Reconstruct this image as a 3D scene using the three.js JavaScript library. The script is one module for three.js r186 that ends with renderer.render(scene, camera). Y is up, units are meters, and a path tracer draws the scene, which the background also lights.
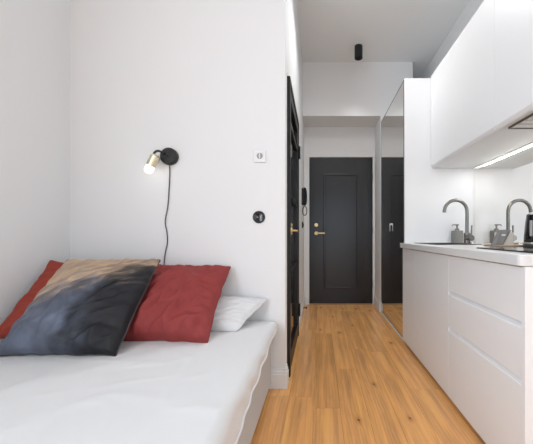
import * as THREE from 'three';
import { RoundedBoxGeometry } from 'three/addons/geometries/RoundedBoxGeometry.js';
import { mergeGeometries } from 'three/addons/utils/BufferGeometryUtils.js';
import { RectAreaLightUniformsLib } from 'three/addons/lights/RectAreaLightUniformsLib.js';
import { ImprovedNoise } from 'three/addons/math/ImprovedNoise.js';

RectAreaLightUniformsLib.init();
const scene = new THREE.Scene();

// ---------------------------------------------------------------- camera
// a level wide-angle lens, looking straight down the hall (-z), shifted to the side and up
const EYE = 0.965, FOCAL = 296;
const camera = new THREE.PerspectiveCamera(2 * Math.atan(235 / FOCAL) * 180 / Math.PI, 640 / 470, 0.05, 60);
camera.position.set(0, EYE, 0);
camera.lookAt(0, EYE, -1);
camera.setViewOffset(640, 470, 0, 0, 533, 444);
camera.updateProjectionMatrix();

// ---------------------------------------------------------------- sky, daylight, exposure
const renderer = new THREE.WebGLRenderer({ antialias: true });
renderer.toneMapping = THREE.LinearToneMapping;
renderer.toneMappingExposure = 1.10;
renderer.shadowMap.enabled = true;
scene.background = new THREE.Color().setRGB(0.86, 0.93, 1.0);
scene.backgroundIntensity = 0.35;

// overcast daylight that enters through the tall balcony window behind the camera
const REAR = 5.0;                                     // the rear wall stands at z = +5
const daylight = new THREE.RectAreaLight(new THREE.Color().setRGB(0.868, 0.985, 1.112), 2.0, 1.5, 2.4);
daylight.position.set(0.5, 1.35, REAR - 0.03);
daylight.lookAt(0.5, 1.35, 0);
scene.add(daylight);
// and through an unseen side window added to light the kitchen fronts
const addedSidelight = new THREE.RectAreaLight(new THREE.Color().setRGB(0.868, 0.985, 1.112), 6.4, 1.8, 1.9);
addedSidelight.position.set(-1.55, 1.6, 1.3);
addedSidelight.lookAt(0, 1.6, 1.3);
scene.add(addedSidelight);

// ---------------------------------------------------------------- helpers
let seed = 20240611;
const rnd = () => { seed = (seed * 1664525 + 1013904223) >>> 0; return seed / 4294967296; };
const perlin = new ImprovedNoise();
const noise = (x, y, z = 0) => perlin.noise(x + 31.7, y + 17.3, z + 5.1);
const fbm = (x, y, z = 0, o = 4) => { let s = 0, a = 0.5, f = 1; for (let i = 0; i < o; i++) { s += a * noise(x * f, y * f, z + i * 7.3); a *= 0.5; f *= 2; } return s; };
const clamp = (v, a = 0, b = 1) => Math.min(b, Math.max(a, v));
const smooth = (a, b, v) => { const t = clamp((v - a) / (b - a)); return t * t * (3 - 2 * t); };
const used = new Map();
function numbered(name) {
  const n = used.get(name) ?? 0; used.set(name, n + 1);
  return n ? name + '_' + String(n).padStart(3, '0') : name;
}
// all boxes are given as x0,x1 (across), y0,y1 (up), d0,d1 (depth along -z)
function box(x0, x1, y0, y1, d0, d1) {
  const g = new THREE.BoxGeometry(x1 - x0, y1 - y0, d1 - d0);
  g.translate((x0 + x1) / 2, (y0 + y1) / 2, -(d0 + d1) / 2); return g;
}
function rbox(x0, x1, y0, y1, d0, d1, r = 0.002, s = 2) {
  const g = new RoundedBoxGeometry(x1 - x0, y1 - y0, d1 - d0, s, r);
  g.translate((x0 + x1) / 2, (y0 + y1) / 2, -(d0 + d1) / 2); return g;
}
function prism(pts, d0, d1, bevel = 0) {              // profile in x,y swept along the depth
  const s = new THREE.Shape(pts.map(([x, y]) => new THREE.Vector2(x, y)));
  const g = new THREE.ExtrudeGeometry(s, { depth: d1 - d0 - 2 * bevel, bevelEnabled: bevel > 0, bevelSize: bevel, bevelThickness: bevel, bevelOffset: -bevel, bevelSegments: 1 });
  g.translate(0, 0, -d1 + bevel); return g;
}
function slab(shape, y0, y1, bevel = 0.002) {          // plan shape in (x, depth) extruded upwards
  const g = new THREE.ExtrudeGeometry(shape, { depth: y1 - y0 - 2 * bevel, bevelEnabled: bevel > 0, bevelSize: bevel, bevelThickness: bevel, bevelOffset: -bevel, bevelSegments: 2, curveSegments: 16 });
  g.rotateX(-Math.PI / 2); g.translate(0, y0 + bevel, 0); return g;   // shape y (depth) -> -z
}
function cyl(r0, r1, a, b, seg = 28) {                // from point a (radius r0) to b (radius r1), points [x, y, d]
  const A = new THREE.Vector3(a[0], a[1], -a[2]), B = new THREE.Vector3(b[0], b[1], -b[2]);
  const g = new THREE.CylinderGeometry(r1, r0, A.distanceTo(B), seg);
  g.applyQuaternion(new THREE.Quaternion().setFromUnitVectors(new THREE.Vector3(0, 1, 0), B.clone().sub(A).normalize()));
  const m = A.add(B).multiplyScalar(0.5); g.translate(m.x, m.y, m.z); return g;
}
function tube(pts, r, seg = 60, rs = 12, closed = false) {
  return new THREE.TubeGeometry(new THREE.CatmullRomCurve3(pts.map(([x, y, d]) => new THREE.Vector3(x, y, -d)), closed, 'centripetal'), seg, r, rs, closed);
}
function lathe(pts, at, seg = 40) {
  const g = new THREE.LatheGeometry(pts.map(([r, y]) => new THREE.Vector2(r, y)), seg); g.translate(at[0], at[1], -at[2]); return g;
}
const join = (list) => mergeGeometries(list.map((g) => { const n = g.index ? g.toNonIndexed() : g; for (const k of Object.keys(n.attributes)) if (!['position', 'normal', 'uv'].includes(k)) n.deleteAttribute(k); return n; }));
// geometries are written in scene coordinates; a part is re-based onto its thing's own origin
function mesh(name, geos, material, parent) {
  const g = Array.isArray(geos) ? (geos.length > 1 ? join(geos) : geos[0]) : geos;
  const m = new THREE.Mesh(g, material); m.name = name;
  if (parent) {
    const o = parent.userData.base ?? new THREE.Vector3();
    g.translate(-o.x, -o.y, -o.z); parent.add(m);
  } else { m.name = numbered(name); scene.add(m); }
  return m;
}
const bases = new Map();
function thing(name, label, category, [x, y, d] = [0, 0, 0], group) {
  const o = new THREE.Group(); o.name = numbered(name); o.position.set(x, y, -d);
  o.userData = { label, category }; if (group) o.userData.group = group;
  bases.set(o, o.position.clone()); scene.add(o); return o;
}
function part(name, geos, material, parent) {         // parent is a thing, or a part of one
  let g = Array.isArray(geos) ? (geos.length > 1 ? join(geos) : geos[0]) : geos;
  const b = bases.get(parent) ?? new THREE.Vector3();
  g.translate(-b.x, -b.y, -b.z);
  const m = new THREE.Mesh(g, material); m.name = name; bases.set(m, b); parent.add(m); return m;
}
function tag(o, label, category, group, kind) {
  o.userData = { ...o.userData, label, category }; if (group) o.userData.group = group; if (kind) o.userData.kind = kind; return o;
}
function struct(name, geos, material, label, category) {
  const m = mesh(name, geos, material); bases.set(m, new THREE.Vector3());
  return tag(m, label, category, null, 'structure');
}

// ---------------------------------------------------------------- textures
function texture(w, h, fn, srgb = true) {
  const d = new Uint8Array(w * h * 4);
  for (let j = 0; j < h; j++) for (let i = 0; i < w; i++) {
    const c = fn(i / w, j / h), k = (j * w + i) * 4;
    d[k] = clamp(c[0], 0, 255); d[k + 1] = clamp(c[1], 0, 255); d[k + 2] = clamp(c[2], 0, 255); d[k + 3] = 255;
  }
  const t = new THREE.DataTexture(d, w, h); t.magFilter = THREE.LinearFilter; t.minFilter = THREE.LinearMipmapLinearFilter; t.generateMipmaps = true;
  t.wrapS = t.wrapT = THREE.RepeatWrapping; if (srgb) t.colorSpace = THREE.SRGBColorSpace; t.needsUpdate = true; return t;
}
// oak boards: eight different boards side by side, u runs along a board
const BOARDS = 8;
const boardInfo = Array.from({ length: BOARDS }, (_, b) => ({
  tone: [0, -7, 6, -3, 9, -9, 3, -2][b], off: b * 13.7,
  knots: Array.from({ length: [1, 1, 1, 0, 2, 0, 1, 1][b] }, () => [rnd(), 0.2 + 0.6 * rnd(), 0.5 + 0.6 * rnd()]),
}));
function oak(u, v) {
  const b = Math.min(BOARDS - 1, Math.floor(v * BOARDS)), f = v * BOARDS - b, I = boardInfo[b];
  const L = u * 1.25, W = f * 0.148;                  // metres on the board
  let bend = 0, dark = 0;
  for (const [ku, kv, ks] of I.knots) {
    const dx = (L - ku * 1.25), dy = (W - kv * 0.148), r = Math.hypot(dx * 0.45, dy) / (0.011 * ks);
    bend += 0.016 * ks * Math.exp(-r * r * 0.10) * Math.sign(dy || 1) * Math.exp(-Math.abs(dy) * 14);
    const e = Math.hypot(dx * 0.8, dy) / (0.0075 * ks) + 0.8 * noise(dx * 90, dy * 90, I.off);
    dark += 0.9 * Math.exp(-e * e) + 0.22 * Math.exp(-r * r * 0.22);
    dark += 0.5 * Math.exp(-Math.abs(dy + 0.004 * Math.sin(dx * 40)) / 0.0013) * Math.exp(-Math.abs(dx) / (0.05 * ks)) * (noise(dx * 60, 3, I.off) > 0 ? 1 : 0.2);
  }
  const w = W + bend + 0.028 * fbm(L * 1.6, W * 5, I.off, 3);
  const ring = Math.abs(Math.sin(w * 190 + 4 * noise(L * 1.1, 2, I.off)));
  const cath = Math.pow(ring, 3) * (0.5 + 0.9 * noise(L * 2.1, W * 16, I.off + 3));
  const fine = fbm(L * 5, W * 330, I.off, 3), pore = Math.pow(clamp(noise(L * 14, W * 700, I.off) * 1.6), 2);
  const patch = fbm(L * 2.4, W * 20, I.off + 9, 3);
  const k = 1.02 - 0.06 * cath - 0.05 * pore + 0.06 * fine + 0.16 * patch + 0.17 * fbm(L * 1.7, W * 40, I.off + 20, 3) + I.tone / 210 - 0.55 * clamp(dark, 0, 1.15);
  return [240 * k + 4, (179 * k - 3 * clamp(dark) * 6), 112 * k * (1 - 0.10 * patch) - 10 * clamp(dark)];
}
const oakMap = texture(1536, 1024, oak);
const oakRough = texture(512, 512, (u, v) => { const c = 120 + 60 * fbm(u * 12, v * 260, 3, 3); return [c, c, c]; }, false);
const plasterBump = texture(512, 512, (u, v) => { const c = 128 + 70 * fbm(u * 60, v * 60, 1, 3) + 40 * fbm(u * 8, v * 8, 4, 2); return [c, c, c]; }, false);
const weaveBump = texture(256, 256, (u, v) => { const c = 128 + 60 * Math.sin(u * Math.PI * 128) * Math.sin(v * Math.PI * 128) + 40 * noise(u * 60, v * 60); return [c, c, c]; }, false);
const napBump = texture(512, 512, (u, v) => { const c = 128 + 80 * fbm(u * 40, v * 90, 2, 4); return [c, c, c]; }, false);
// the hand-dyed cushion front: sand fading in streaks into ink; slate is painted velvet sheen
const dyeSheenMap = texture(768, 768, (u, v) => {
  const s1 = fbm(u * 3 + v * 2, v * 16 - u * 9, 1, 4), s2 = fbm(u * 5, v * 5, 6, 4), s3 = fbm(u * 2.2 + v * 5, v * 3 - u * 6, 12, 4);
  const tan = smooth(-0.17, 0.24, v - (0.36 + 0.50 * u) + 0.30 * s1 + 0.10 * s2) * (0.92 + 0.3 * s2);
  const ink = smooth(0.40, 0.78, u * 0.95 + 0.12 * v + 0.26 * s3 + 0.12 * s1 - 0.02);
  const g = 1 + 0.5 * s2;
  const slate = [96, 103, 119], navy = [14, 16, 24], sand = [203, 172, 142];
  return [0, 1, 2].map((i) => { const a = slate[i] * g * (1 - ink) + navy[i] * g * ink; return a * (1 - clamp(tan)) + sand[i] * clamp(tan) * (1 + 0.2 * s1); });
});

// ---------------------------------------------------------------- materials
const M = {};
const std = (o) => new THREE.MeshStandardMaterial(o), phys = (o) => new THREE.MeshPhysicalMaterial(o);
const lin = (r, g, b) => new THREE.Color().setRGB(r, g, b);
M.wall = std({ color: lin(0.88, 0.88, 0.88), roughness: 0.85, bumpMap: plasterBump, bumpScale: 0.0004 });
M.ceiling = std({ color: lin(0.90, 0.90, 0.895), roughness: 0.9 });
M.trim = std({ color: lin(0.89, 0.89, 0.89), roughness: 0.45 });
M.front = std({ color: lin(0.90, 0.90, 0.905), roughness: 0.42 });
M.carcass = std({ color: lin(0.88, 0.88, 0.88), roughness: 0.5 });
M.worktop = std({ color: lin(0.78, 0.78, 0.775), roughness: 0.28 });
M.plinth = std({ color: lin(0.06, 0.055, 0.05), roughness: 0.7 });
M.mirror = std({ color: lin(0.86, 0.88, 0.87), roughness: 0.015, metalness: 1 });
M.splash = std({ color: lin(0.93, 0.92, 0.895), roughness: 0.03, metalness: 1 });
M.steel = std({ color: lin(0.21, 0.20, 0.185), roughness: 0.38, metalness: 1 });
M.darkSteel = std({ color: lin(0.16, 0.155, 0.15), roughness: 0.4, metalness: 0.8 });
M.alu = std({ color: lin(0.62, 0.62, 0.60), roughness: 0.35, metalness: 1 });
M.chrome = std({ color: lin(0.85, 0.85, 0.84), roughness: 0.12, metalness: 1 });
M.brass = std({ color: lin(0.70, 0.52, 0.26), roughness: 0.3, metalness: 1 });
M.paleBrass = std({ color: lin(0.74, 0.68, 0.50), roughness: 0.3, metalness: 1 });
M.black = std({ color: lin(0.012, 0.012, 0.013), roughness: 0.5 });
M.blackGloss = std({ color: lin(0.010, 0.010, 0.011), roughness: 0.12 });
M.blackFrame = std({ color: lin(0.010, 0.010, 0.010), roughness: 0.4 });
M.entryDoor = std({ color: lin(0.005, 0.006, 0.009), roughness: 0.26 });
M.glass = phys({ color: lin(0.42, 0.43, 0.40), roughness: 0.02, transmission: 1, thickness: 0, ior: 1.5 });
M.clearGlass = phys({ color: lin(0.97, 0.98, 0.98), roughness: 0.0, transmission: 1, thickness: 0, ior: 1.5 });
M.oak = std({ map: oakMap, roughness: 0.5, roughnessMap: oakRough });
M.subfloor = std({ color: lin(0.10, 0.06, 0.03), roughness: 0.9 });
M.sheet = std({ color: lin(0.80, 0.80, 0.80), roughness: 0.95, bumpMap: weaveBump, bumpScale: 0.0003 });
M.bedBase = std({ color: lin(0.60, 0.595, 0.59), roughness: 0.95, bumpMap: weaveBump, bumpScale: 0.0006 });
M.redVelvet = phys({ color: lin(0.30, 0.040, 0.037), roughness: 0.75, sheen: 0.7, sheenRoughness: 0.45, sheenColor: lin(0.55, 0.15, 0.14), bumpMap: napBump, bumpScale: 0.0005 });
M.rustVelvet = phys({ color: lin(0.33, 0.042, 0.024), roughness: 0.75, sheen: 0.7, sheenRoughness: 0.45, sheenColor: lin(0.60, 0.14, 0.08), bumpMap: napBump, bumpScale: 0.0005 });
M.dyed = phys({ map: dyeSheenMap, roughness: 0.6, sheen: 0.15, sheenRoughness: 0.35, sheenColor: lin(0.4, 0.42, 0.46), bumpMap: napBump, bumpScale: 0.0005 });
M.navy = std({ color: lin(0.02, 0.022, 0.03), roughness: 0.7 });
M.piping = std({ color: lin(0.07, 0.068, 0.066), roughness: 0.7 });
M.bulb = std({ color: lin(0.9, 0.9, 0.88), roughness: 0.3, emissive: lin(1, 0.97, 0.90), emissiveIntensity: 0.9 });
M.led = std({ color: lin(0.9, 0.9, 0.88), roughness: 0.4, emissive: lin(1, 0.97, 0.92), emissiveIntensity: 2.6 });
M.cordGrey = std({ color: lin(0.10, 0.10, 0.10), roughness: 0.8 });
M.plasticWhite = std({ color: lin(0.86, 0.86, 0.86), roughness: 0.35 });
M.plasticGrey = std({ color: lin(0.35, 0.35, 0.35), roughness: 0.5 });
M.stoneGrey = std({ color: lin(0.26, 0.255, 0.24), roughness: 0.6 });
M.cloth = std({ color: lin(0.22, 0.21, 0.205), roughness: 0.95, bumpMap: weaveBump, bumpScale: 0.0008 });
M.ceramic = std({ color: lin(0.74, 0.70, 0.63), roughness: 0.45 });
M.trayWood = std({ color: lin(0.42, 0.28, 0.18), roughness: 0.6 });
M.hob = std({ color: lin(0.008, 0.008, 0.009), roughness: 0.06 });
M.hobPrint = std({ color: lin(0.20, 0.20, 0.20), roughness: 0.3 });

// ---------------------------------------------------------------- the room
const CEIL = 3.145, HALL = -0.22, BEDWALL = 1.87, ENTRY = 4.11, LEFT = -1.58, RIGHT = 1.392;
const floor = struct('floor', box(LEFT - 0.1, RIGHT + 0.1, -0.12, -0.012, -REAR - 0.1, ENTRY + 0.1), M.subfloor, 'warm honey oak plank floor running down the hall', 'floor');
{
  // each board is a piece of its own, laid along the hall
  const W = 0.148, LEN = 1.25, gap = 0.0003;
  const cache = new Map();
  function boardGeometry(len, variant, start, wid) {
    const key = [len.toFixed(3), variant, start.toFixed(2), wid.toFixed(3)].join();
    if (cache.has(key)) return cache.get(key);
    const g = new THREE.BoxGeometry(wid - gap, 0.012, len - gap), p = g.attributes.position, uv = g.attributes.uv;
    for (let i = 0; i < p.count; i++) {
      const y = p.getY(i);
      if (y > 0) { p.setX(i, p.getX(i) * (1 - 0.0008 / wid)); p.setZ(i, p.getZ(i) * (1 - 0.0008 / len)); }
      const along = clamp(0.5 - p.getZ(i) / len), across = clamp(p.getX(i) / wid + 0.5, 0.02, 0.98);
      uv.setXY(i, start + along * len / LEN, (variant + 0.02 + across * 0.96) / BOARDS);
    }
    cache.set(key, g); return g;
  }
  const firstX = -0.183 - W * 10;
  const shift = [0.3, 0.75, 0.12, 0.55, 0.9, 0.22, 0.68, 0.4, 0.05, 0.62];
  for (let c = 0; c < 21; c++) {
    let x0 = firstX + c * W, x1 = x0 + W; x0 = Math.max(x0, LEFT); x1 = Math.min(x1, RIGHT);
    if (x1 - x0 < 0.01) continue;
    // butt joints read from the photograph for the boards in the hall
    const anchor = { 10: 1.765, 11: 2.9, 12: 2.13, 13: 1.25, 14: 2.45, 15: 1.85 }[c] ?? shift[c % 10] * LEN + 1;
    let d = anchor - Math.ceil((anchor + REAR) / LEN) * LEN;
    for (; d < ENTRY; d += LEN) {
      const a = Math.max(d, -REAR), b = Math.min(d + LEN, ENTRY); if (b - a < 0.02) continue;
      const variant = Math.floor(rnd() * BOARDS);
      const m = new THREE.Mesh(boardGeometry(b - a, variant, b - a < LEN - 0.01 ? 0.1 : 0, x1 - x0), M.oak);
      m.name = 'plank'; m.position.set((x0 + x1) / 2, -0.006, -(a + b) / 2); floor.add(m);
    }
  }
}
struct('ceiling', box(LEFT - 0.1, RIGHT + 0.1, CEIL, CEIL + 0.12, -REAR - 0.1, ENTRY + 0.1), M.ceiling, 'plain off-white ceiling over the hall and room', 'ceiling');
struct('wall_left', [box(LEFT - 0.1, LEFT, 0, CEIL, -REAR, -2.2), box(LEFT - 0.1, LEFT, 0, CEIL, -0.4, BEDWALL), box(LEFT - 0.1, LEFT, 0, 0.65, -2.2, -0.4), box(LEFT - 0.1, LEFT, 2.55, CEIL, -2.2, -0.4)], M.wall, 'plain white wall along the side of the bed', 'wall');
struct('wall_bed', box(LEFT - 0.1, HALL, 0, CEIL, BEDWALL, BEDWALL + 0.1), M.wall, 'plain white wall behind the cushions carrying the brass lamp', 'wall');
const D2A = 2.02, D2B = 2.86, D2H = 2.045;
struct('wall_hall', [box(HALL - 0.1, HALL, D2H + 0.004, CEIL, BEDWALL + 0.1, D2B), box(HALL - 0.1, HALL, 0, CEIL, D2B + 0.001, ENTRY)], M.wall, 'white side wall of the hall around the black glazed door', 'wall');
struct('wall_bathroom', [box(-1.5, -1.4, 0, CEIL, BEDWALL + 0.1, 3.0), box(-1.5, HALL - 0.1, 0, CEIL, 3.0, 3.1)], M.wall, 'unlit wall of the room behind the black glazed door', 'wall');
const DX0 = -0.152, DX1 = 0.735, DH = 2.05;
struct('wall_entry', [box(HALL - 0.1, DX0, 0, CEIL, ENTRY, ENTRY + 0.12), box(DX1, RIGHT + 0.1, 0, CEIL, ENTRY, ENTRY + 0.12), box(DX0, DX1, DH, CEIL, ENTRY, ENTRY + 0.12)], M.wall, 'white end wall around the charcoal entry door', 'wall');
struct('wall_header', box(HALL, 1.17, 2.465, CEIL, 3.73, ENTRY), M.wall, 'white boxed-in header under the ceiling above the entry door', 'wall');
struct('wall_column', box(0.76, RIGHT, 0, 2.465, 3.70, ENTRY), M.wall, 'narrow white wall return between entry door and mirrored wardrobe', 'wall');
struct('wall_right', box(RIGHT, RIGHT + 0.1, 0, CEIL, -REAR, ENTRY), M.wall, 'white wall strip above the kitchen wall cabinets', 'wall');
{
  const WX0 = -0.28, WX1 = 1.28, WY0 = 0.12, WY1 = 2.58;
  struct('wall_rear', [box(LEFT, WX0, 0, CEIL, -REAR - 0.1, -REAR), box(WX1, RIGHT, 0, CEIL, -REAR - 0.1, -REAR), box(WX0, WX1, 0, WY0, -REAR - 0.1, -REAR), box(WX0, WX1, WY1, CEIL, -REAR - 0.1, -REAR)], M.wall, 'white wall with the tall window behind the viewer', 'wall');
  const w = struct('window_1', [box(WX0, WX1, WY0, WY0 + 0.05, -REAR - 0.07, -REAR - 0.03), box(WX0, WX1, WY1 - 0.05, WY1, -REAR - 0.07, -REAR - 0.03), box(WX0, WX0 + 0.05, WY0, WY1, -REAR - 0.07, -REAR - 0.03), box(WX1 - 0.05, WX1, WY0, WY1, -REAR - 0.07, -REAR - 0.03)], M.trim, 'tall white framed balcony window behind the viewer', 'window');
  part('pane', box(WX0 + 0.05, WX1 - 0.05, WY0 + 0.05, WY1 - 0.05, -REAR - 0.052, -REAR - 0.050), M.clearGlass, w);
}
{
  const X = LEFT - 0.07, X1 = LEFT - 0.03, a = -2.2, b = -0.4, y0 = 0.65, y1 = 2.55;  // unseen window, added as a source for the kitchen side
  const w = struct('window_2', [box(X, X1, y0, y0 + 0.05, a, b), box(X, X1, y1 - 0.05, y1, a, b), box(X, X1, y0, y1, a, a + 0.05), box(X, X1, y0, y1, b - 0.05, b)], M.trim, 'added white framed side window, unseen behind the viewer, to light the kitchen opposite', 'window');
  part('pane', box(X + 0.018, X + 0.022, y0 + 0.05, y1 - 0.05, a + 0.05, b - 0.05), M.clearGlass, w);
}
// skirting boards: stepped profile
function skirt(name, x0, x1, d0, d1, face, label) {
  const parts = [], t = 0.016, h = 0.125;
  const put = (a, b, y0, y1) => {                     // a..b is the distance from the wall
    if (face === '+x') parts.push(rbox(x0 + a, x0 + b, y0, y1, d0, d1, 0.002));
    if (face === '-x') parts.push(rbox(x1 - b, x1 - a, y0, y1, d0, d1, 0.002));
    if (face === '+z') parts.push(rbox(x0, x1, y0, y1, d1 - b, d1 - a, 0.002));
  };
  put(0, t, 0, h * 0.72); put(0, t * 0.72, h * 0.70, h * 0.87); put(0, t * 0.45, h * 0.85, h);
  return struct(name, parts, M.trim, label, 'baseboard');
}
skirt('baseboard_bed', -0.34, HALL + 0.016, 0, BEDWALL, '+z', 'white stepped skirting board at the foot of the bed wall corner');
skirt('baseboard_corner', HALL, 0, BEDWALL - 0.014, 1.935, '+x', 'short white skirting return beside the black glazed door');
skirt('baseboard_hall', HALL, 0, 2.93, ENTRY - 0.002, '+x', 'white skirting board between glazed door and entry door');
skirt('baseboard_entry', HALL + 0.017, DX0 - 0.004, 0, ENTRY, '+z', 'tiny white skirting piece at the latch side of the entry door');
skirt('baseboard_column', 0, 0.76, 3.70, ENTRY - 0.002, '-x', 'short white skirting board between entry door and wardrobe');

// ---------------------------------------------------------------- entry door
{
  const d = struct('door_1', [rbox(DX0 + 0.004, DX1 - 0.004, 0.012, DH - 0.006, ENTRY + 0.012, ENTRY + 0.06, 0.003)], M.entryDoor, 'charcoal entry door with one tall moulded panel and brass lever', 'door');
  const px0 = 0.045, px1 = 0.535, py0 = 0.215, py1 = 1.82, f = ENTRY + 0.012;
  const rect = (a, b, c, e) => { const s = new THREE.Shape(); s.moveTo(a, c); s.lineTo(b, c); s.lineTo(b, e); s.lineTo(a, e); s.closePath(); return s; };
  const ring = rect(px0, px1, py0, py1); ring.holes.push(rect(px0 + 0.028, px1 - 0.028, py0 + 0.028, py1 - 0.028));
  const mg = new THREE.ExtrudeGeometry(ring, { depth: 0.004, bevelEnabled: true, bevelSize: 0.007, bevelThickness: 0.006, bevelOffset: -0.007, bevelSegments: 3 });
  mg.translate(0, 0, -f); part('panel_moulding', mg, M.entryDoor, d);
  part('panel', rbox(px0 + 0.034, px1 - 0.034, py0 + 0.034, py1 - 0.034, f - 0.003, f + 0.01, 0.002), M.entryDoor, d);
  const lk = part('lock', [cyl(0.026, 0.024, [-0.052, 1.105, f], [-0.052, 1.105, f - 0.012]), cyl(0.012, 0.011, [-0.052, 1.105, f - 0.01], [-0.052, 1.105, f - 0.026])], M.brass, d);
  lk.userData.label = 'round brass lock above the lever';
  const hd = part('handle', [cyl(0.025, 0.023, [-0.052, 0.99, f], [-0.052, 0.99, f - 0.012]), cyl(0.009, 0.009, [-0.052, 0.99, f - 0.01], [-0.052, 0.99, f - 0.05]), tube([[-0.056, 0.99, f - 0.05], [-0.02, 0.99, f - 0.052], [0.065, 0.988, f - 0.05]], 0.009, 20)], M.brass, d);
  hd.userData.label = 'brass door lever';
  for (const y of [0.28, 1.03, 1.77]) part('hinge', rbox(DX1 - 0.014, DX1 + 0.006, y - 0.05, y + 0.05, f - 0.012, f - 0.001, 0.002), M.black, d);
  part('threshold', rbox(DX0, DX1, 0.0, 0.011, ENTRY + 0.0, ENTRY + 0.08, 0.003), M.trayWood, d);
  const jamb = struct('trim_1', [box(DX0 - 0.0005, DX0 + 0.0035, 0, DH, ENTRY - 0.006, ENTRY + 0.1), box(DX1 - 0.0035, DX1 + 0.0005, 0, DH, ENTRY - 0.006, ENTRY + 0.1), box(DX0, DX1, DH - 0.005, DH + 0.001, ENTRY - 0.006, ENTRY + 0.1), box(DX0, DX1, 0.012, DH, ENTRY + 0.09, ENTRY + 0.1)], M.trim, 'thin white frame lining around the charcoal entry door', 'trim');
}
// ---------------------------------------------------------------- black glazed door in the side wall
{
  const X0 = HALL - 0.03, X1 = HALL + 0.012, a = D2A, b = D2B;
  const fr = struct('door_2', [rbox(HALL - 0.09, X1 + 0.006, 0, D2H, a - 0.012, a + 0.03, 0.002), rbox(HALL - 0.09, X1 + 0.006, 0, D2H, b - 0.03, b, 0.002), rbox(HALL - 0.09, X1 + 0.006, D2H - 0.035, D2H, a + 0.03, b - 0.03, 0.002)], M.blackFrame, 'black steel-framed glazed door in the side wall of the hall', 'door');
  const la = a + 0.034, lb = b - 0.034, top = D2H - 0.04;
  part('stile', rbox(X0, X1, 0.012, top, la, la + 0.075, 0.003), M.blackFrame, fr);
  part('stile', rbox(X0, X1, 0.012, top, lb - 0.075, lb, 0.003), M.blackFrame, fr);
  part('rail', rbox(X0, X1, top - 0.075, top, la + 0.075, lb - 0.075, 0.003), M.blackFrame, fr);
  part('rail', rbox(X0, X1, 0.012, 0.13, la + 0.075, lb - 0.075, 0.003), M.blackFrame, fr);
  const bars = [0.13, 0.72, 1.24, 1.76, top - 0.075];
  for (let i = 1; i < 4; i++) part('glazing_bar', rbox(X0 + 0.002, X1 - 0.002, bars[i] - 0.014, bars[i] + 0.014, la + 0.075, lb - 0.075, 0.002), M.blackFrame, fr);
  for (let i = 0; i < 4; i++) part('pane', box(HALL - 0.012, HALL - 0.008, bars[i] + (i ? 0.014 : 0), bars[i + 1] - (i < 3 ? 0.014 : 0), la + 0.075, lb - 0.075), M.glass, fr);
  const hx = X1, hd = la + 0.04;
  const h = part('handle', [cyl(0.024, 0.022, [hx, 0.995, hd], [hx + 0.010, 0.995, hd]), cyl(0.008, 0.008, [hx + 0.008, 0.995, hd], [hx + 0.05, 0.995, hd]), tube([[hx + 0.05, 0.995, hd - 0.006], [hx + 0.052, 0.995, hd + 0.03], [hx + 0.05, 0.993, hd + 0.115]], 0.0085, 20)], M.brass, fr);
  h.userData.label = 'brass lever handle';
  part('lock', [cyl(0.022, 0.021, [hx, 0.915, hd], [hx + 0.009, 0.915, hd]), rbox(hx + 0.008, hx + 0.018, 0.903, 0.927, hd - 0.004, hd + 0.004, 0.001)], M.blackGloss, fr);
  for (const y of [0.25, 1.75]) part('hinge', cyl(0.009, 0.009, [X1 + 0.012, y - 0.06, b - 0.032], [X1 + 0.012, y + 0.06, b - 0.032], 12), M.blackFrame, fr);
}

// ---------------------------------------------------------------- mirrored wardrobe
{
  const t = thing('wardrobe', 'tall white wardrobe with a full-height mirrored door at the end of the kitchen', 'wardrobe', [1.07, 0, 3.19]);
  const F = 0.762, d0 = 2.69, d1 = 3.695, H = 2.38;
  part('side_panel', rbox(F + 0.002, RIGHT - 0.002, 0, H, d0 - 0.02, d0, 0.0015), M.front, t);
  part('body', box(F + 0.028, RIGHT - 0.004, 0.03, H - 0.002, d0, d1), M.carcass, t);
  const door = part('door', rbox(F + 0.006, F + 0.024, 0.018, H - 0.004, d0 + 0.004, d1 - 0.004, 0.001), M.carcass, t);
  const mir = part('mirror', box(F + 0.001, F + 0.005, 0.026, H - 0.012, d0 + 0.012, d1 - 0.012), M.mirror, door); mir.userData.label = 'clear wardrobe mirror';
  part('edge_profile', [box(F, F + 0.006, 0.018, 0.026, d0 + 0.004, d1 - 0.004), box(F, F + 0.006, H - 0.012, H - 0.004, d0 + 0.004, d1 - 0.004), box(F, F + 0.006, 0.026, H - 0.012, d0 + 0.004, d0 + 0.012), box(F, F + 0.006, 0.026, H - 0.012, d1 - 0.012, d1 - 0.004)], M.darkSteel, door);
  part('bottom_track', rbox(F - 0.004, F + 0.03, 0, 0.016, d0 + 0.001, d1, 0.002), M.trim, t);
  const lock = part('lock', [cyl(0.010, 0.009, [F + 0.001, 1.08, 3.17], [F - 0.012, 1.08, 3.17]), rbox(F - 0.016, F - 0.011, 1.05, 1.085, 3.164, 3.176, 0.001)], M.alu, t); lock.userData.label = 'small chrome lock with a key';
  part('key_tag', rbox(F - 0.016, F - 0.010, 1.005, 1.049, 3.160, 3.180, 0.002), M.plasticGrey, t);
}
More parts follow.
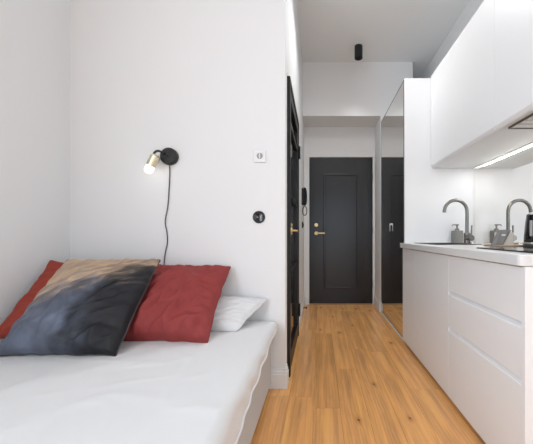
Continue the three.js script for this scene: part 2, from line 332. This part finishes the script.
// ---------------------------------------------------------------- kitchen base cabinets
const KF = 0.745, KB = 0.028, KT = 0.850, KEND = 1.09;
function frontPanel(y0, y1, d0, d1, grip) {           // a door or drawer front; the top edge may be scooped back as a grip
  const x0 = KF, x1 = KF + 0.02;
  const pts = grip ? [[x0, y0], [x1, y0], [x1, y1], [x1 - 0.003, y1], [x0 + 0.004, y1 - 0.020], [x0, y1 - 0.023]] : [[x0, y0], [x1, y0], [x1, y1], [x0, y1]];
  return prism(pts, d0 + 0.0012, d1 - 0.0012, 0.0012);
}
function baseUnit(name, label, d0, d1, fronts, near) {
  const t = thing(name, label, 'cabinet', [1.06, 0, (d0 + d1) / 2], 'white kitchen base cabinets');
  part('body', box(KF + 0.0215, RIGHT - 0.006, KB + 0.01, KT, d0 + 0.0005, d1 - 0.0005), M.carcass, t);
  part('plinth', box(KF + 0.055, KF + 0.07, 0, KB + 0.01, d0, d1), M.plinth, t);
  for (const f of fronts) part(f[0], f[1], M.front, t);
  if (near) part('end_panel', rbox(KF - 0.002, RIGHT - 0.006, 0, KT, d0 - 0.0185, d0 - 0.0005, 0.0015), M.front, t);
  return t;
}
baseUnit('base_cabinet', 'narrow white base cabinet next to the mirrored wardrobe', 2.32, 2.667, [['door', frontPanel(KB, KT - 0.004, 2.32, 2.667, false)]]);
baseUnit('base_cabinet', 'white base cabinet with a plain door below the faucet, between narrow cabinet and drawers', 1.72, 2.32, [['door', frontPanel(KB, KT - 0.004, 1.72, 2.32, false)]]);
baseUnit('drawer_cabinet', 'white base cabinet with three handleless drawers under the black hob', KEND, 1.72, [
  ['drawer', frontPanel(KB, 0.430, KEND, 1.72, true)], ['drawer', frontPanel(0.434, 0.640, KEND, 1.72, true)], ['drawer', frontPanel(0.644, KT - 0.004, KEND, 1.72, false)]], true);

// worktop with a sink cut-out
const CT = 0.893, CF = 0.722;
{
  const s = new THREE.Shape(), d0 = 1.068, d1 = 2.668, r = 0.02;
  s.moveTo(CF, d0 + r); s.absarc(CF + r, d0 + r, r, Math.PI, Math.PI * 1.5, false); s.lineTo(RIGHT - 0.004, d0); s.lineTo(RIGHT - 0.004, d1); s.lineTo(CF, d1); s.closePath();
  const h = new THREE.Path(); h.moveTo(0.845, 2.145); h.lineTo(0.845, 2.595); h.lineTo(1.155, 2.595); h.lineTo(1.155, 2.145); h.closePath(); s.holes.push(h);
  const w = mesh('worktop', slab(s, KT + 0.002, CT, 0.003), M.worktop); tag(w, 'white kitchen worktop with a squared front edge', 'worktop');
}
{ // sink: rim and a basin let into the worktop
  const t = thing('sink', 'grey inset kitchen sink in front of the faucet', 'sink', [1.0, CT, 2.37]);
  const a = 0.83, b = 1.17, c = 2.13, e = 2.61, s = new THREE.Shape(), h = new THREE.Path();
  s.moveTo(a, c); s.lineTo(b, c); s.lineTo(b, e); s.lineTo(a, e); s.closePath();
  h.moveTo(a + 0.025, c + 0.025); h.lineTo(a + 0.025, e - 0.025); h.lineTo(b - 0.025, e - 0.025); h.lineTo(b - 0.025, c + 0.025); h.closePath(); s.holes.push(h);
  part('rim', slab(s, CT + 0.0005, CT + 0.005, 0.001), M.darkSteel, t);
  const y0 = CT - 0.04, A = a + 0.020, B = b - 0.020, C = c + 0.020, E = e - 0.020;
  part('basin', [box(A, A + 0.005, y0, CT + 0.001, C, E), box(B - 0.005, B, y0, CT + 0.001, C, E), box(A, B, y0, CT + 0.001, C, C + 0.005), box(A, B, y0, CT + 0.001, E - 0.005, E), box(A, B, y0 - 0.004, y0, C, E)], M.darkSteel, t);
  part('drain', lathe([[0, 0.004], [0.035, 0.004], [0.042, 0.001], [0.042, 0]], [1.0, y0, 2.37], 24), M.chrome, t);
}
{ // gooseneck faucet
  const t = thing('faucet', 'brushed steel gooseneck faucet with a side lever standing behind the sink', 'faucet', [1.218, CT, 2.453]);
  const x = 1.218, d = 2.453, R = 0.093, ys = 1.160;
  part('base', lathe([[0, 0], [0.029, 0], [0.029, 0.006], [0.0255, 0.010], [0.0255, 0.085], [0.022, 0.09], [0, 0.09]], [x, CT, d], 32), M.steel, t);
  const pts = [[x, CT + 0.085, d], [x, 1.05, d]];
  for (let i = 0; i <= 14; i++) { const a = Math.PI * i / 14 * 0.93; pts.push([x - R + R * Math.cos(a), ys + R * Math.sin(a), d]); }
  const l = pts[pts.length - 1]; pts.push([l[0] - 0.004, l[1] - 0.018, d]);
  const sp = part('spout', tube(pts, 0.0135, 90, 16), M.steel, t);
  const e = pts[pts.length - 1];
  part('aerator', cyl(0.0145, 0.0145, [e[0] + 0.001, e[1] + 0.006, d], [e[0] - 0.001, e[1] - 0.010, d], 20), M.steel, sp);
  const lv = part('lever', [cyl(0.023, 0.023, [x, CT + 0.048, d - 0.015], [x, CT + 0.048, d - 0.078], 24), tube([[x + 0.002, CT + 0.05, d - 0.066], [x + 0.004, CT + 0.10, d - 0.066], [x + 0.005, CT + 0.150, d - 0.068]], 0.006, 20, 10)], M.steel, t);
}
{ // soap pump
  const t = thing('soap_dispenser', 'grey square soap pump standing beside the faucet', 'soap dispenser', [1.2145, CT, 2.622]);
  const x = 1.2145, d = 2.622;
  part('bottle', rbox(x - 0.040, x + 0.040, CT + 0.0005, CT + 0.112, d - 0.035, d + 0.035, 0.007, 3), M.stoneGrey, t);
  const p = part('pump', [cyl(0.018, 0.018, [x, CT + 0.110, d], [x, CT + 0.128, d]), cyl(0.008, 0.008, [x, CT + 0.126, d], [x, CT + 0.158, d], 16), rbox(x - 0.016, x + 0.013, CT + 0.156, CT + 0.168, d - 0.012, d + 0.012, 0.004)], M.steel, t);
  part('nozzle', tube([[x - 0.010, CT + 0.163, d], [x - 0.035, CT + 0.163, d], [x - 0.045, CT + 0.155, d]], 0.0045, 16, 10), M.steel, p);
}
{ // waste remote on the worktop
  const t = thing('drain_knob', 'small chrome drain knob on the worktop beside the faucet', 'knob', [1.20, CT, 2.33]);
  part('rose', lathe([[0, 0.004], [0.019, 0.004], [0.022, 0.001], [0.022, 0]], [1.20, CT + 0.0003, 2.33], 24), M.chrome, t);
  part('button', lathe([[0, 0.016], [0.011, 0.015], [0.013, 0.011], [0.011, 0.003], [0, 0.003]], [1.20, CT, 2.33], 24), M.chrome, t);
}
{ // hob
  const t = thing('hob', 'black glass hob set on the worktop above the drawers', 'hob', [1.06, CT, 1.35]);
  part('glass_plate', rbox(0.83, 1.30, CT + 0.0005, CT + 0.007, 1.11, 1.572, 0.0025), M.hob, t);
  for (const [x, d, r] of [[0.96, 1.43, 0.09], [1.16, 1.27, 0.075]]) {
    const g = new THREE.RingGeometry(r - 0.0025, r, 48); g.rotateX(-Math.PI / 2); g.translate(x, CT + 0.0073, -d);
    part('zone_ring', g, M.hobPrint, t);
  }
}
{ // things on the round board by the hob
  const x = 1.155, d = 1.86;
  const tr = thing('wooden_board', 'round wooden board carrying a cream pot beside the kettle', 'tray', [x, CT, d]);
  part('plate', lathe([[0, 0], [0.10, 0], [0.112, 0.004], [0.113, 0.011], [0.109, 0.012], [0.104, 0.009], [0, 0.009]], [x, CT + 0.0004, d], 48), M.trayWood, tr);
  const pt = thing('ceramic_pot', 'square cream ceramic pot on the round wooden board', 'pot', [x + 0.001, CT + 0.0095, d]);
  const s = (hw) => { const q = new THREE.Shape(), r = 0.010; q.moveTo(-hw + r, -hw); q.lineTo(hw - r, -hw); q.absarc(hw - r, -hw + r, r, -Math.PI / 2, 0); q.lineTo(hw, hw - r); q.absarc(hw - r, hw - r, r, 0, Math.PI / 2); q.lineTo(-hw + r, hw); q.absarc(-hw + r, hw - r, r, Math.PI / 2, Math.PI); q.lineTo(-hw, -hw + r); q.absarc(-hw + r, -hw + r, r, Math.PI, Math.PI * 1.5); return q; };
  const wall = s(0.040); wall.holes.push(s(0.034));
  const gw = slab(wall, 0, 0.078, 0.001), gb = slab(s(0.0385), 0, 0.006, 0.001);
  for (const g of [gw, gb]) g.translate(x + 0.001, CT + 0.0098, -d);
  part('side', gw, M.ceramic, pt); part('bottom', gb, M.ceramic, pt);
  // folded grey dish cloth leaning against the pot
  const c = thing('dish_cloth', 'folded grey dish cloth leaning on the cream pot', 'cloth', [x - 0.045, CT + 0.0095, d - 0.03]);
  const fold = (k) => {
    const nx = 8, ny = 14, P = [], I = [];
    for (let side = 0; side < 2; side++) for (let j = 0; j <= ny; j++) for (let i = 0; i <= nx; i++) {
      const u = i / nx - 0.5, v = j / ny;
      P.push(x - 0.078 + 0.052 * v + u * (0.062 + 0.012 * v) + k * 0.003, CT + 0.0106 + v * 0.094 - 0.004 * Math.abs(u) * v, -(d - 0.052 + 0.006 * v - k * 0.0075 + 0.003 * Math.sin(u * 9 + v * 4) + (side ? 0.006 : 0)));
    }
    const n = (nx + 1) * (ny + 1), q = (a, b, cc, dd) => I.push(a, b, cc, a, cc, dd);
    for (let j = 0; j < ny; j++) for (let i = 0; i < nx; i++) { const a = j * (nx + 1) + i; q(a, a + 1, a + nx + 2, a + nx + 1); q(n + a + 1, n + a, n + a + nx + 1, n + a + nx + 2); }
    for (let i = 0; i < nx; i++) { q(i + 1, i, n + i, n + i + 1); const a = ny * (nx + 1) + i; q(a, a + 1, n + a + 1, n + a); }
    for (let j = 0; j < ny; j++) { const a = j * (nx + 1), b = a + nx; q(a, a + nx + 1, n + a + nx + 1, n + a); q(b + nx + 1, b, n + b, n + b + nx + 1); }
    const g = new THREE.BufferGeometry(); g.setAttribute('position', new THREE.Float32BufferAttribute(P, 3)); g.setAttribute('uv', new THREE.Float32BufferAttribute(P.flatMap((_, i) => i % 3 ? [] : [P[i] * 8, P[i + 1] * 8]), 2)); g.setIndex(I); g.computeVertexNormals(); return g;
  };
  part('fold', fold(0), M.cloth, c); part('fold', fold(1), M.cloth, c);
  part('print', rbox(x - 0.050, x - 0.026, CT + 0.068, CT + 0.076, d - 0.0610, d - 0.0595, 0.0005), M.plasticWhite, c);
}
{ // electric kettle
  const x = 1.266, d = 1.70, t = thing('kettle', 'black electric kettle with a grey water gauge beside the mirror splashback', 'kettle', [x, CT, d]);
  part('base', lathe([[0, 0], [0.085, 0], [0.087, 0.008], [0.080, 0.020], [0, 0.020]], [x, CT + 0.0004, d]), M.black, t);
  part('ring', lathe([[0.078, 0.0205], [0.0815, 0.022], [0.0815, 0.030], [0.078, 0.031], [0, 0.031]], [x, CT, d]), M.alu, t);
  part('jug', lathe([[0, 0.0312], [0.080, 0.0312], [0.080, 0.05], [0.0725, 0.14], [0.067, 0.1880], [0.065, 0.1908], [0, 0.1910]], [x, CT, d]), M.blackGloss, t);
  const lid = part('lid', lathe([[0, 0.1980], [0.055, 0.1970], [0.061, 0.1940], [0.062, 0.1912], [0, 0.1912]], [x, CT, d]), M.black, t);
  part('knob', lathe([[0, 0.2030], [0.012, 0.2025], [0.014, 0.2000], [0.012, 0.1978], [0, 0.1978]], [x, CT, d], 20), M.black, lid);
  const g = part('water_gauge', rbox(x - 0.079, x - 0.068, CT + 0.065, CT + 0.155, d - 0.036, d - 0.020, 0.004), M.plasticGrey, t); g.userData.label = 'grey water gauge';
  part('handle', tube([[x + 0.045, CT + 0.179, d - 0.045], [x + 0.062, CT + 0.184, d - 0.075], [x + 0.07, CT + 0.15, d - 0.10], [x + 0.062, CT + 0.07, d - 0.085], [x + 0.05, CT + 0.055, d - 0.058]], 0.011, 40, 12), M.black, t);
  part('spout', prism([[x - 0.02, CT + 0.15], [x + 0.02, CT + 0.15], [x + 0.014, CT + 0.1890], [x - 0.014, CT + 0.1890]], d + 0.05, d + 0.088, 0.002), M.black, t);
}
// mirror splashback
{
  const s = mesh('splashback', box(RIGHT - 0.0035, RIGHT - 0.0005, CT + 0.001, 1.562, 1.072, 2.667), M.splash);
  tag(s, 'mirror splashback between the worktop and the wall cabinets', 'splashback');
}
// ---------------------------------------------------------------- wall cabinets
const UF = 1.0, UB = 1.565, UT = 2.395;
function wallUnit(label, d0, d1) {
  const t = thing('wall_cabinet', label, 'cabinet', [1.2, UB, (d0 + d1) / 2], 'white kitchen wall cabinets');
  part('body', box(UF + 0.0215, RIGHT - 0.001, UB, UT, d0 + 0.0005, d1 - 0.0005), M.carcass, t);
  part('door', prism([[UF, UB + 0.022], [UF + 0.006, UB + 0.010], [UF + 0.014, UB + 0.002], [UF + 0.02, UB], [UF + 0.0205, UT], [UF, UT]], d0 + 0.0012, d1 - 0.0012, 0.001), M.front, t);
}
wallUnit('white handleless wall cabinet above the sink, next to the mirrored wardrobe', 1.70, 2.667);
wallUnit('white handleless wall cabinet above the hob with the extractor in it', 1.072, 1.70);
{
  const t = thing('extractor_hood', 'slim steel extractor set into the underside of the wall cabinet', 'extractor', [1.17, UB, 1.38]);
  const a = 1.045, b = 1.31, c = 1.11, e = 1.644, y = UB - 0.0005;
  part('frame', [rbox(a, a + 0.005, y - 0.012, y, c, e, 0.001), rbox(b - 0.005, b, y - 0.012, y, c, e, 0.001), rbox(a, b, y - 0.012, y, c, c + 0.005, 0.001), rbox(a, b, y - 0.012, y, e - 0.005, e, 0.001)], M.steel, t);
  part('filter', box(a + 0.005, b - 0.005, y - 0.006, y - 0.001, c + 0.005, e - 0.005), M.plasticWhite, t);
  for (let i = 0; i < 9; i++) part('slat', rbox(a + 0.018, b - 0.018, y - 0.010, y - 0.0062, 1.15 + i * 0.052, 1.172 + i * 0.052, 0.001), M.alu, t);
}
{ // led strip along the back of the wall cabinets
  const x0 = 1.371, x1 = 1.379, y = UB - 0.0005;
  const t = thing('led_strip', 'glowing LED light strip under the wall cabinets', 'light strip', [1.375, UB, 1.88]);
  part('profile', [box(x0 - 0.0012, x0, y - 0.007, y, 1.09, 2.645), box(x1, x1 + 0.0012, y - 0.007, y, 1.09, 2.645), box(x0 - 0.002, x1 + 0.002, y - 0.002, y, 1.09, 2.645)], M.alu, t);
  part('diffuser', box(x0, x1, y - 0.006, y - 0.0022, 1.09, 2.645), M.led, t);
  const l = new THREE.RectAreaLight(lin(1, 0.975, 0.93), 85, x1 - x0, 1.42);
  l.position.set((x0 + x1) / 2, y - 0.0085, -1.81); l.rotation.set(-Math.PI / 2, 0, 0); scene.add(l);
}
// ---------------------------------------------------------------- ceiling spots: one in view in the hall, one added unseen to brighten it
function ceilingSpot(label, x, d, candela, angle) {
  const t = thing('ceiling_spotlight', label, 'ceiling lamp', [x, CEIL, d], 'black ceiling spotlights');
  part('housing', [lathe([[0, CEIL - 0.0005], [0.046, CEIL - 0.0005], [0.046, CEIL - 0.137], [0.044, CEIL - 0.140], [0.041, CEIL - 0.140], [0.040, CEIL - 0.085], [0, CEIL - 0.085]], [x, 0, d])], M.black, t);
  part('lens', lathe([[0, CEIL - 0.0855], [0.034, CEIL - 0.0855], [0.034, CEIL - 0.087], [0, CEIL - 0.088]], [x, 0, d]), M.bulb, t);
  const wide = angle > 0.7, sp = new THREE.SpotLight(lin(0.97, 0.98, 0.98), candela, 0, angle, 0.8, 2);
  sp.position.set(x, CEIL - (wide ? 0.142 : 0.092), -d); sp.target.position.set(x, 0, -d); scene.add(sp, sp.target);
}
ceilingSpot('black cylinder spotlight on the hall ceiling in front of the boxed-in header', 0.445, 3.42, 1.5, 0.66);
ceilingSpot('added unseen black cylinder spotlight brightening the hall near the black glazed door', 0.33, 2.42, 2.7, 1.45);
// ---------------------------------------------------------------- bed
{
  const t = thing('bed', 'white bed with a thick topper standing in the corner niche', 'bed', [-0.94, 0, 0.87]);
  const bx0 = LEFT + 0.01, bx1 = -0.300, d0 = -0.13, d1 = BEDWALL - 0.018;
  for (const [x, d] of [[bx0 + 0.1, d0 + 0.1], [bx1 - 0.1, d0 + 0.1], [bx0 + 0.1, d1 - 0.1], [bx1 - 0.1, d1 - 0.1]]) part('leg', cyl(0.022, 0.026, [x, 0, d], [x, 0.04, d], 16), M.black, t);
  part('bed_base', rbox(bx0 + 0.004, bx1 - 0.004, 0.035, 0.298, d0 + 0.004, d1 - 0.004, 0.02, 4), M.bedBase, t);
  part('mattress', rbox(bx0, -0.280, 0.300, 0.424, d0, d1, 0.03, 5), M.bedBase, t);
  // fitted white sheet: drawn over the mattress, its hem hanging lower towards the foot of the bed
  const X0 = bx0 + 0.002, X1 = -0.272, Y1 = 0.431, r = 0.036;
  const hemY = (d) => 0.292 + 0.118 * smooth(0.55, 1.95, d) + 0.007 * noise(d * 4, 1, 9);
  const n = 125, nd = 170, P = [], UV = [], I = [], hem = [];
  for (let j = 0; j <= nd; j++) {
    const d = d0 - 0.006 + (d1 + 0.004 - d0) * j / nd, e = Math.min(j, nd - j) / nd * (d1 - d0), soft = e < 0.05 ? Math.sqrt(Math.max(0, 1 - (1 - e / 0.05) ** 2)) : 1;
    const prof = [], low = Math.min(hemY(d), Y1 - r - 0.006);
    for (let i = 0; i <= 13; i++) prof.push([X1, low + (Y1 - r - low) * i / 13, 1, 0]);
    for (let i = 1; i <= 12; i++) { const a = Math.PI / 2 * i / 12; prof.push([X1 - r + r * Math.cos(a), Y1 - r + r * Math.sin(a), Math.cos(a), Math.sin(a)]); }
    for (let i = 1; i <= 90; i++) prof.push([X1 - r + (X0 + r - X1 + r) * i / 90, Y1, 0, 1]);
    for (let i = 1; i <= 8; i++) { const a = Math.PI / 2 * (1 + i / 8); prof.push([X0 + r + r * Math.cos(a), Y1 - r + r * Math.sin(a), Math.cos(a), Math.sin(a)]); }
    prof.push([X0, 0.33, -1, 0]);
    for (let i = 0; i < n; i++) {
      const [x, y, nx, ny] = prof[i], k = clamp(nx);
      let h = 0.007 * (fbm(x * 2.3, d * 2.0, 2, 3) + 0.5) + 0.0025 * Math.max(0, 1 - Math.abs(noise(x * 2.6 + d * 1.9, d * 2.8 - x * 1.6, 4)) * 5) + 0.002 * Math.max(0, 1 - Math.abs(noise(x * 5 - d * 2.2, d * 4.1 + x * 2.6, 14)) * 6);
      h = h * (1 - k) + k * (0.006 + 0.006 * noise(d * 6, y * 9, 3) + 0.003 * Math.sin(d * 30 + y * 40 + 4 * noise(d * 4, 1, 2)));
      if (nx < -0.3) h = 0;
      const yy = 0.30 + (y + ny * h - 0.30) * (0.8 + 0.2 * soft);
      P.push(x + nx * h, yy, -d); UV.push(i * 0.05, d * 4);
      if (i === 0 && j % 2 === 0 && j > 1 && j < nd - 2) hem.push([x + h, yy, d]);
    }
  }
  for (let j = 0; j < nd; j++) for (let i = 0; i < n - 1; i++) { const a = j * n + i, b = a + n; I.push(a, a + 1, b, a + 1, b + 1, b); }
  const g = new THREE.BufferGeometry(); g.setAttribute('position', new THREE.Float32BufferAttribute(P, 3)); g.setAttribute('uv', new THREE.Float32BufferAttribute(UV, 2)); g.setIndex(I); g.computeVertexNormals();
  const tp = part('fitted_sheet', g, M.sheet, t);
  part('hem', tube(hem, 0.0055, 240, 8), M.sheet, tp);
}
// ---------------------------------------------------------------- pillows and cushions
function cushionGeometry(w, h, t, o) {
  const N = 72, P = [], UV = [], I = [], S = o.seed;
  for (let side = 0; side < 2; side++) for (let j = 0; j <= N; j++) for (let i = 0; i <= N; i++) {
    const u = i / N * 2 - 1, v = j / N * 2 - 1, sgn = side ? -1 : 1;
    const edge = Math.max(Math.abs(u), Math.abs(v));
    const wob = 1 + o.ragged * noise(u * 3 + S, v * 3, 1) * smooth(0.7, 1, edge);
    let x = u * w / 2 * (1 - o.pinch * (1 - v * v)) * wob, y = v * h / 2 * (1 - o.pinch * (1 - u * u)) * wob;
    const full = Math.pow(Math.max(0, (1 - u * u)), 0.42) * Math.pow(Math.max(0, (1 - v * v)), 0.42);
    let z = t / 2 * full * (1 - o.sag * v);
    const nu = smooth(0.25, 1, Math.abs(u)), nv = smooth(0.25, 1, Math.abs(v)), inner = Math.pow(Math.max(0, 1 - edge), 0.35);
    // puckers run in from the seams, creases cross the middle
    z += o.crease * inner * (nv * noise(u * 7 + S, v * 1.3, side * 3) + nu * noise(u * 1.3, v * 7 + S, side * 3 + 9)) * 0.9;
    const cr = 1 - Math.abs(noise(u * 1.7 + v * 1.1 + S, v * 2.2 - u * 0.9, side + 5)) * 3.2;
    z += o.crease * 0.9 * inner * Math.max(0, cr) * (noise(u * 1.2, v * 1.2, S) + 0.25);
    const diag = 1 - Math.abs(noise(u * 3.1 - v * 2.4 + S * 1.7, v * 1.1 + u * 0.9, side + 2)) * 4;
    z += o.crease * 0.6 * inner * Math.max(0, diag);
    const bottom = smooth(-0.5, -1, v); z += t * 0.10 * bottom * inner;
    x += 0.006 * noise(u * 4, v * 4, S) + (o.skew ?? 0) * v; y += 0.006 * noise(u * 4 + 9, v * 4, S);
    P.push(x, y, (side ? -z * (o.back ?? 0.32) : z) + (o.bow ?? 0) * (u * u - 0.3)); UV.push((u + 1) / 2, (v + 1) / 2);
  }
  const n = (N + 1) * (N + 1);
  for (let j = 0; j < N; j++) for (let i = 0; i < N; i++) { const a = j * (N + 1) + i, b = a + N + 1; I.push(a, a + 1, b + 1, a, b + 1, b); I.push(n + a, n + b + 1, n + a + 1, n + a, n + b, n + b + 1); }
  const g = new THREE.BufferGeometry(); g.setAttribute('position', new THREE.Float32BufferAttribute(P, 3)); g.setAttribute('uv', new THREE.Float32BufferAttribute(UV, 2)); g.setIndex(I); g.computeVertexNormals();
  const edgePts = [], at = (i, j) => { const k = (j * (N + 1) + i) * 3; edgePts.push(new THREE.Vector3(P[k], P[k + 1], P[k + 2])); };
  for (let i = 0; i < N; i += 3) at(i, 0); for (let j = 0; j < N; j += 3) at(N, j); for (let i = N; i > 0; i -= 3) at(i, N); for (let j = N; j > 0; j -= 3) at(0, j);
  return { g, seam: new THREE.TubeGeometry(new THREE.CatmullRomCurve3(edgePts, true, 'centripetal'), 260, o.piping, 8, true) };
}
function cushion(name, label, category, w, h, t, o, mat, seamMat, group) {
  const c = new THREE.Group(); c.name = numbered(name); scene.add(c); tag(c, label, category, group);
  const { g, seam } = cushionGeometry(w, h, t, o);
  part('cover', g, mat, c); part('piping', seam, seamMat, c);
  c.position.set(o.at[0], o.at[1], -o.at[2]); c.rotation.set(o.turn[0], o.turn[1], o.turn[2], 'YXZ'); return c;
}
const BT = 0.430;
cushion('bed_pillow', 'white bed pillow propped on the wall behind the dark red cushion', 'pillow', 0.60, 0.26, 0.12, { seed: 3.3, pinch: 0.04, ragged: 0.02, crease: 0.012, sag: 0, back: 1, skew: 0.06, piping: 0.003, at: [-0.69, BT + 0.078, 1.735], turn: [-1.05, 0.0, -0.03] }, M.sheet, M.sheet);
// tilt: the lower edge rests on the bed, the upper edge leans back on the pillows
function lean(xc, db, yb, h, ang) { return { at: [xc, yb + h / 2 * Math.cos(ang), db + h / 2 * Math.sin(ang)], turn: [-ang, 0, 0] }; }
{
  const L = lean(-0.812, 1.462, BT + 0.006, 0.50, 0.84);
  cushion('velvet_cushion', 'dark red velvet cushion beside the white pillow at the open side of the bed', 'cushion', 0.515, 0.50, 0.22, { seed: 1.2, pinch: 0.04, ragged: 0.02, crease: 0.038, sag: 0.22, piping: 0.0022, at: L.at, turn: [L.turn[0], 0, -0.01] }, M.redVelvet, M.redVelvet, 'red velvet cushions');
}
{
  cushion('velvet_cushion', 'rust red velvet cushion in the corner, half behind the dyed cushion', 'cushion', 0.47, 0.45, 0.12, { seed: 5.6, pinch: 0.035, ragged: 0.012, crease: 0.014, sag: 0.22, piping: 0.0022, at: [-1.305, BT + 0.180, 1.575], turn: [-0.70, 0.34, -0.24] }, M.rustVelvet, M.rustVelvet, 'red velvet cushions');
}
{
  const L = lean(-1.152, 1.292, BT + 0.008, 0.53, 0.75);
  cushion('dyed_cushion', 'dyed sand and ink velvet cushion with slate sheen painted in, leaning in front of two red ones', 'cushion', 0.52, 0.53, 0.18, { seed: 9.4, pinch: 0.025, ragged: 0.008, crease: 0.028, sag: 0.22, piping: 0.0028, at: L.at, turn: [L.turn[0], 0, 0] }, M.dyed, M.piping);
}
// ---------------------------------------------------------------- wall lamp over the bed
{
  const x = -0.945, y = 1.457, W = BEDWALL, t = thing('wall_lamp', 'black and brass reading lamp on the bed wall with a hanging cord', 'wall lamp', [x, y, W]);
  part('canopy', [cyl(0.053, 0.053, [x, y, W - 0.0008], [x, y, W - 0.026], 48), cyl(0.053, 0.048, [x, y, W - 0.026], [x, y, W - 0.030], 48)], M.black, t);
  part('screw', cyl(0.006, 0.006, [x, y, W - 0.030], [x, y, W - 0.034], 12), M.blackGloss, t);
  part('arm', tube([[x - 0.020, y + 0.010, W - 0.028], [x - 0.028, y + 0.018, W - 0.05], [x - 0.045, y + 0.021, W - 0.065], [x - 0.062, y + 0.008, W - 0.070], [x - 0.066, y - 0.008, W - 0.070]], 0.0065, 40, 12), M.black, t);
  const a = [-0.998, 1.449, W - 0.07], b = [-1.038, 1.362, W - 0.074], k = (s) => [a[0] + (b[0] - a[0]) * s, a[1] + (b[1] - a[1]) * s, a[2] + (b[2] - a[2]) * s];
  const head = part('shade', [cyl(0.012, 0.024, k(-0.06), k(0.06)), cyl(0.0285, 0.0285, k(0.06), k(0.74)), cyl(0.024, 0.0285, k(0.04), k(0.07))], M.paleBrass, t);
  const c = k(1.0), bg = new THREE.SphereGeometry(0.0255, 24, 18); bg.translate(c[0], c[1], -c[2]);
  part('bulb', [cyl(0.0255, 0.0255, k(0.70), k(1.0)), bg], M.bulb, head);
  const lamp = new THREE.PointLight(lin(1, 0.95, 0.86), 0.0015, 0, 2); const q = k(1.0); lamp.position.set(q[0], q[1], -q[2]); scene.add(lamp);
  const cd = W - 0.006;
  part('cord', tube([[x, y - 0.05, cd - 0.006], [x - 0.001, 1.36, cd], [x - 0.006, 1.25, cd], [x - 0.013, 1.15, cd], [x - 0.030, 1.045, cd], [x - 0.020, 0.985, cd], [x - 0.016, 0.92, cd], [x - 0.030, 0.85, cd], [x - 0.036, 0.79, cd], [x - 0.036, 0.55, cd]], 0.0034, 120, 8), M.cordGrey, t);
}
{
  const x = -0.379, y = 1.463, W = BEDWALL, t = thing('wall_switch', 'square white wall switch high on the bed wall', 'switch', [x, y, W]);
  part('plate', rbox(x - 0.038, x + 0.038, y - 0.040, y + 0.040, W - 0.010, W - 0.0005, 0.003), M.plasticWhite, t);
  part('inset', [cyl(0.019, 0.018, [x, y, W - 0.010], [x, y, W - 0.0125], 24)], M.plasticGrey, t);
  part('rocker', rbox(x - 0.004, x + 0.004, y - 0.017, y + 0.017, W - 0.016, W - 0.012, 0.001), M.plasticWhite, t);
}
{
  const x = -0.385, y = 1.078, W = BEDWALL, t = thing('wall_socket', 'round black wall socket below the white switch', 'socket', [x, y, W]);
  part('plate', lathe([[0, 0], [0.039, 0], [0.039, 0.006], [0.036, 0.009], [0.030, 0.009], [0.028, 0.003], [0, 0.003]], [0, 0, 0], 40).rotateX(Math.PI / 2).translate(x, y, -(W - 0.0005)), M.blackGloss, t);
  for (const s of [-1, 1]) part('pin_hole', cyl(0.0045, 0.0045, [x + s * 0.0095, y, W - 0.0036], [x + s * 0.0095, y, W - 0.0046], 14), M.plasticGrey, t);
}
// ---------------------------------------------------------------- small things on the hall wall
{
  const X = HALL, d = 3.56, t = thing('intercom', 'black intercom handset on the hall wall beside the entry door', 'intercom', [X, 1.31, d]);
  part('cradle', rbox(X + 0.0005, X + 0.022, 1.325, 1.525, d - 0.035, d + 0.035, 0.006), M.black, t);
  const hs = part('handset', [prism([[X + 0.023, 1.315], [X + 0.05, 1.32], [X + 0.062, 1.36], [X + 0.064, 1.43], [X + 0.062, 1.49], [X + 0.05, 1.53], [X + 0.023, 1.535]], d - 0.024, d + 0.024, 0.005)], M.blackGloss, t);
  const pts = []; for (let i = 0; i <= 90; i++) { const s = i / 90, a = s * Math.PI * 2; pts.push([X + 0.036 + 0.026 * Math.cos(a) + 0.004 * Math.cos(s * 150), 1.255 + 0.055 * Math.sin(a), d + 0.004 * Math.sin(s * 150)]); }
  part('cord', tube(pts, 0.0036, 300, 6), M.black, t);
}
{
  const X = HALL, d = 3.60, t = thing('door_buzzer', 'small black push button under the intercom on the hall wall', 'button', [X, 1.09, d]);
  part('plate', rbox(X + 0.0005, X + 0.016, 1.05, 1.125, d - 0.022, d + 0.022, 0.004), M.black, t);
  part('button', rbox(X + 0.0155, X + 0.022, 1.07, 1.105, d - 0.012, d + 0.012, 0.003), M.blackGloss, t);
}
{
  const X = HALL + 0.016, d = 3.62, t = thing('door_stop', 'small black door stop on the hall skirting board', 'door stop', [X, 0.06, d]);
  part('rod', cyl(0.006, 0.006, [X + 0.0005, 0.075, d], [X + 0.03, 0.075, d], 14), M.black, t);
  part('bumper', [cyl(0.014, 0.012, [X + 0.0295, 0.075, d], [X + 0.046, 0.075, d], 18)], M.black, t);
}

scene.traverse((o) => {
  if (o.isMesh) { o.castShadow = true; o.receiveShadow = true; }
  if (o.isPointLight || o.isSpotLight) { o.castShadow = true; o.shadow.mapSize.set(1024, 1024); }
});
renderer.render(scene, camera);
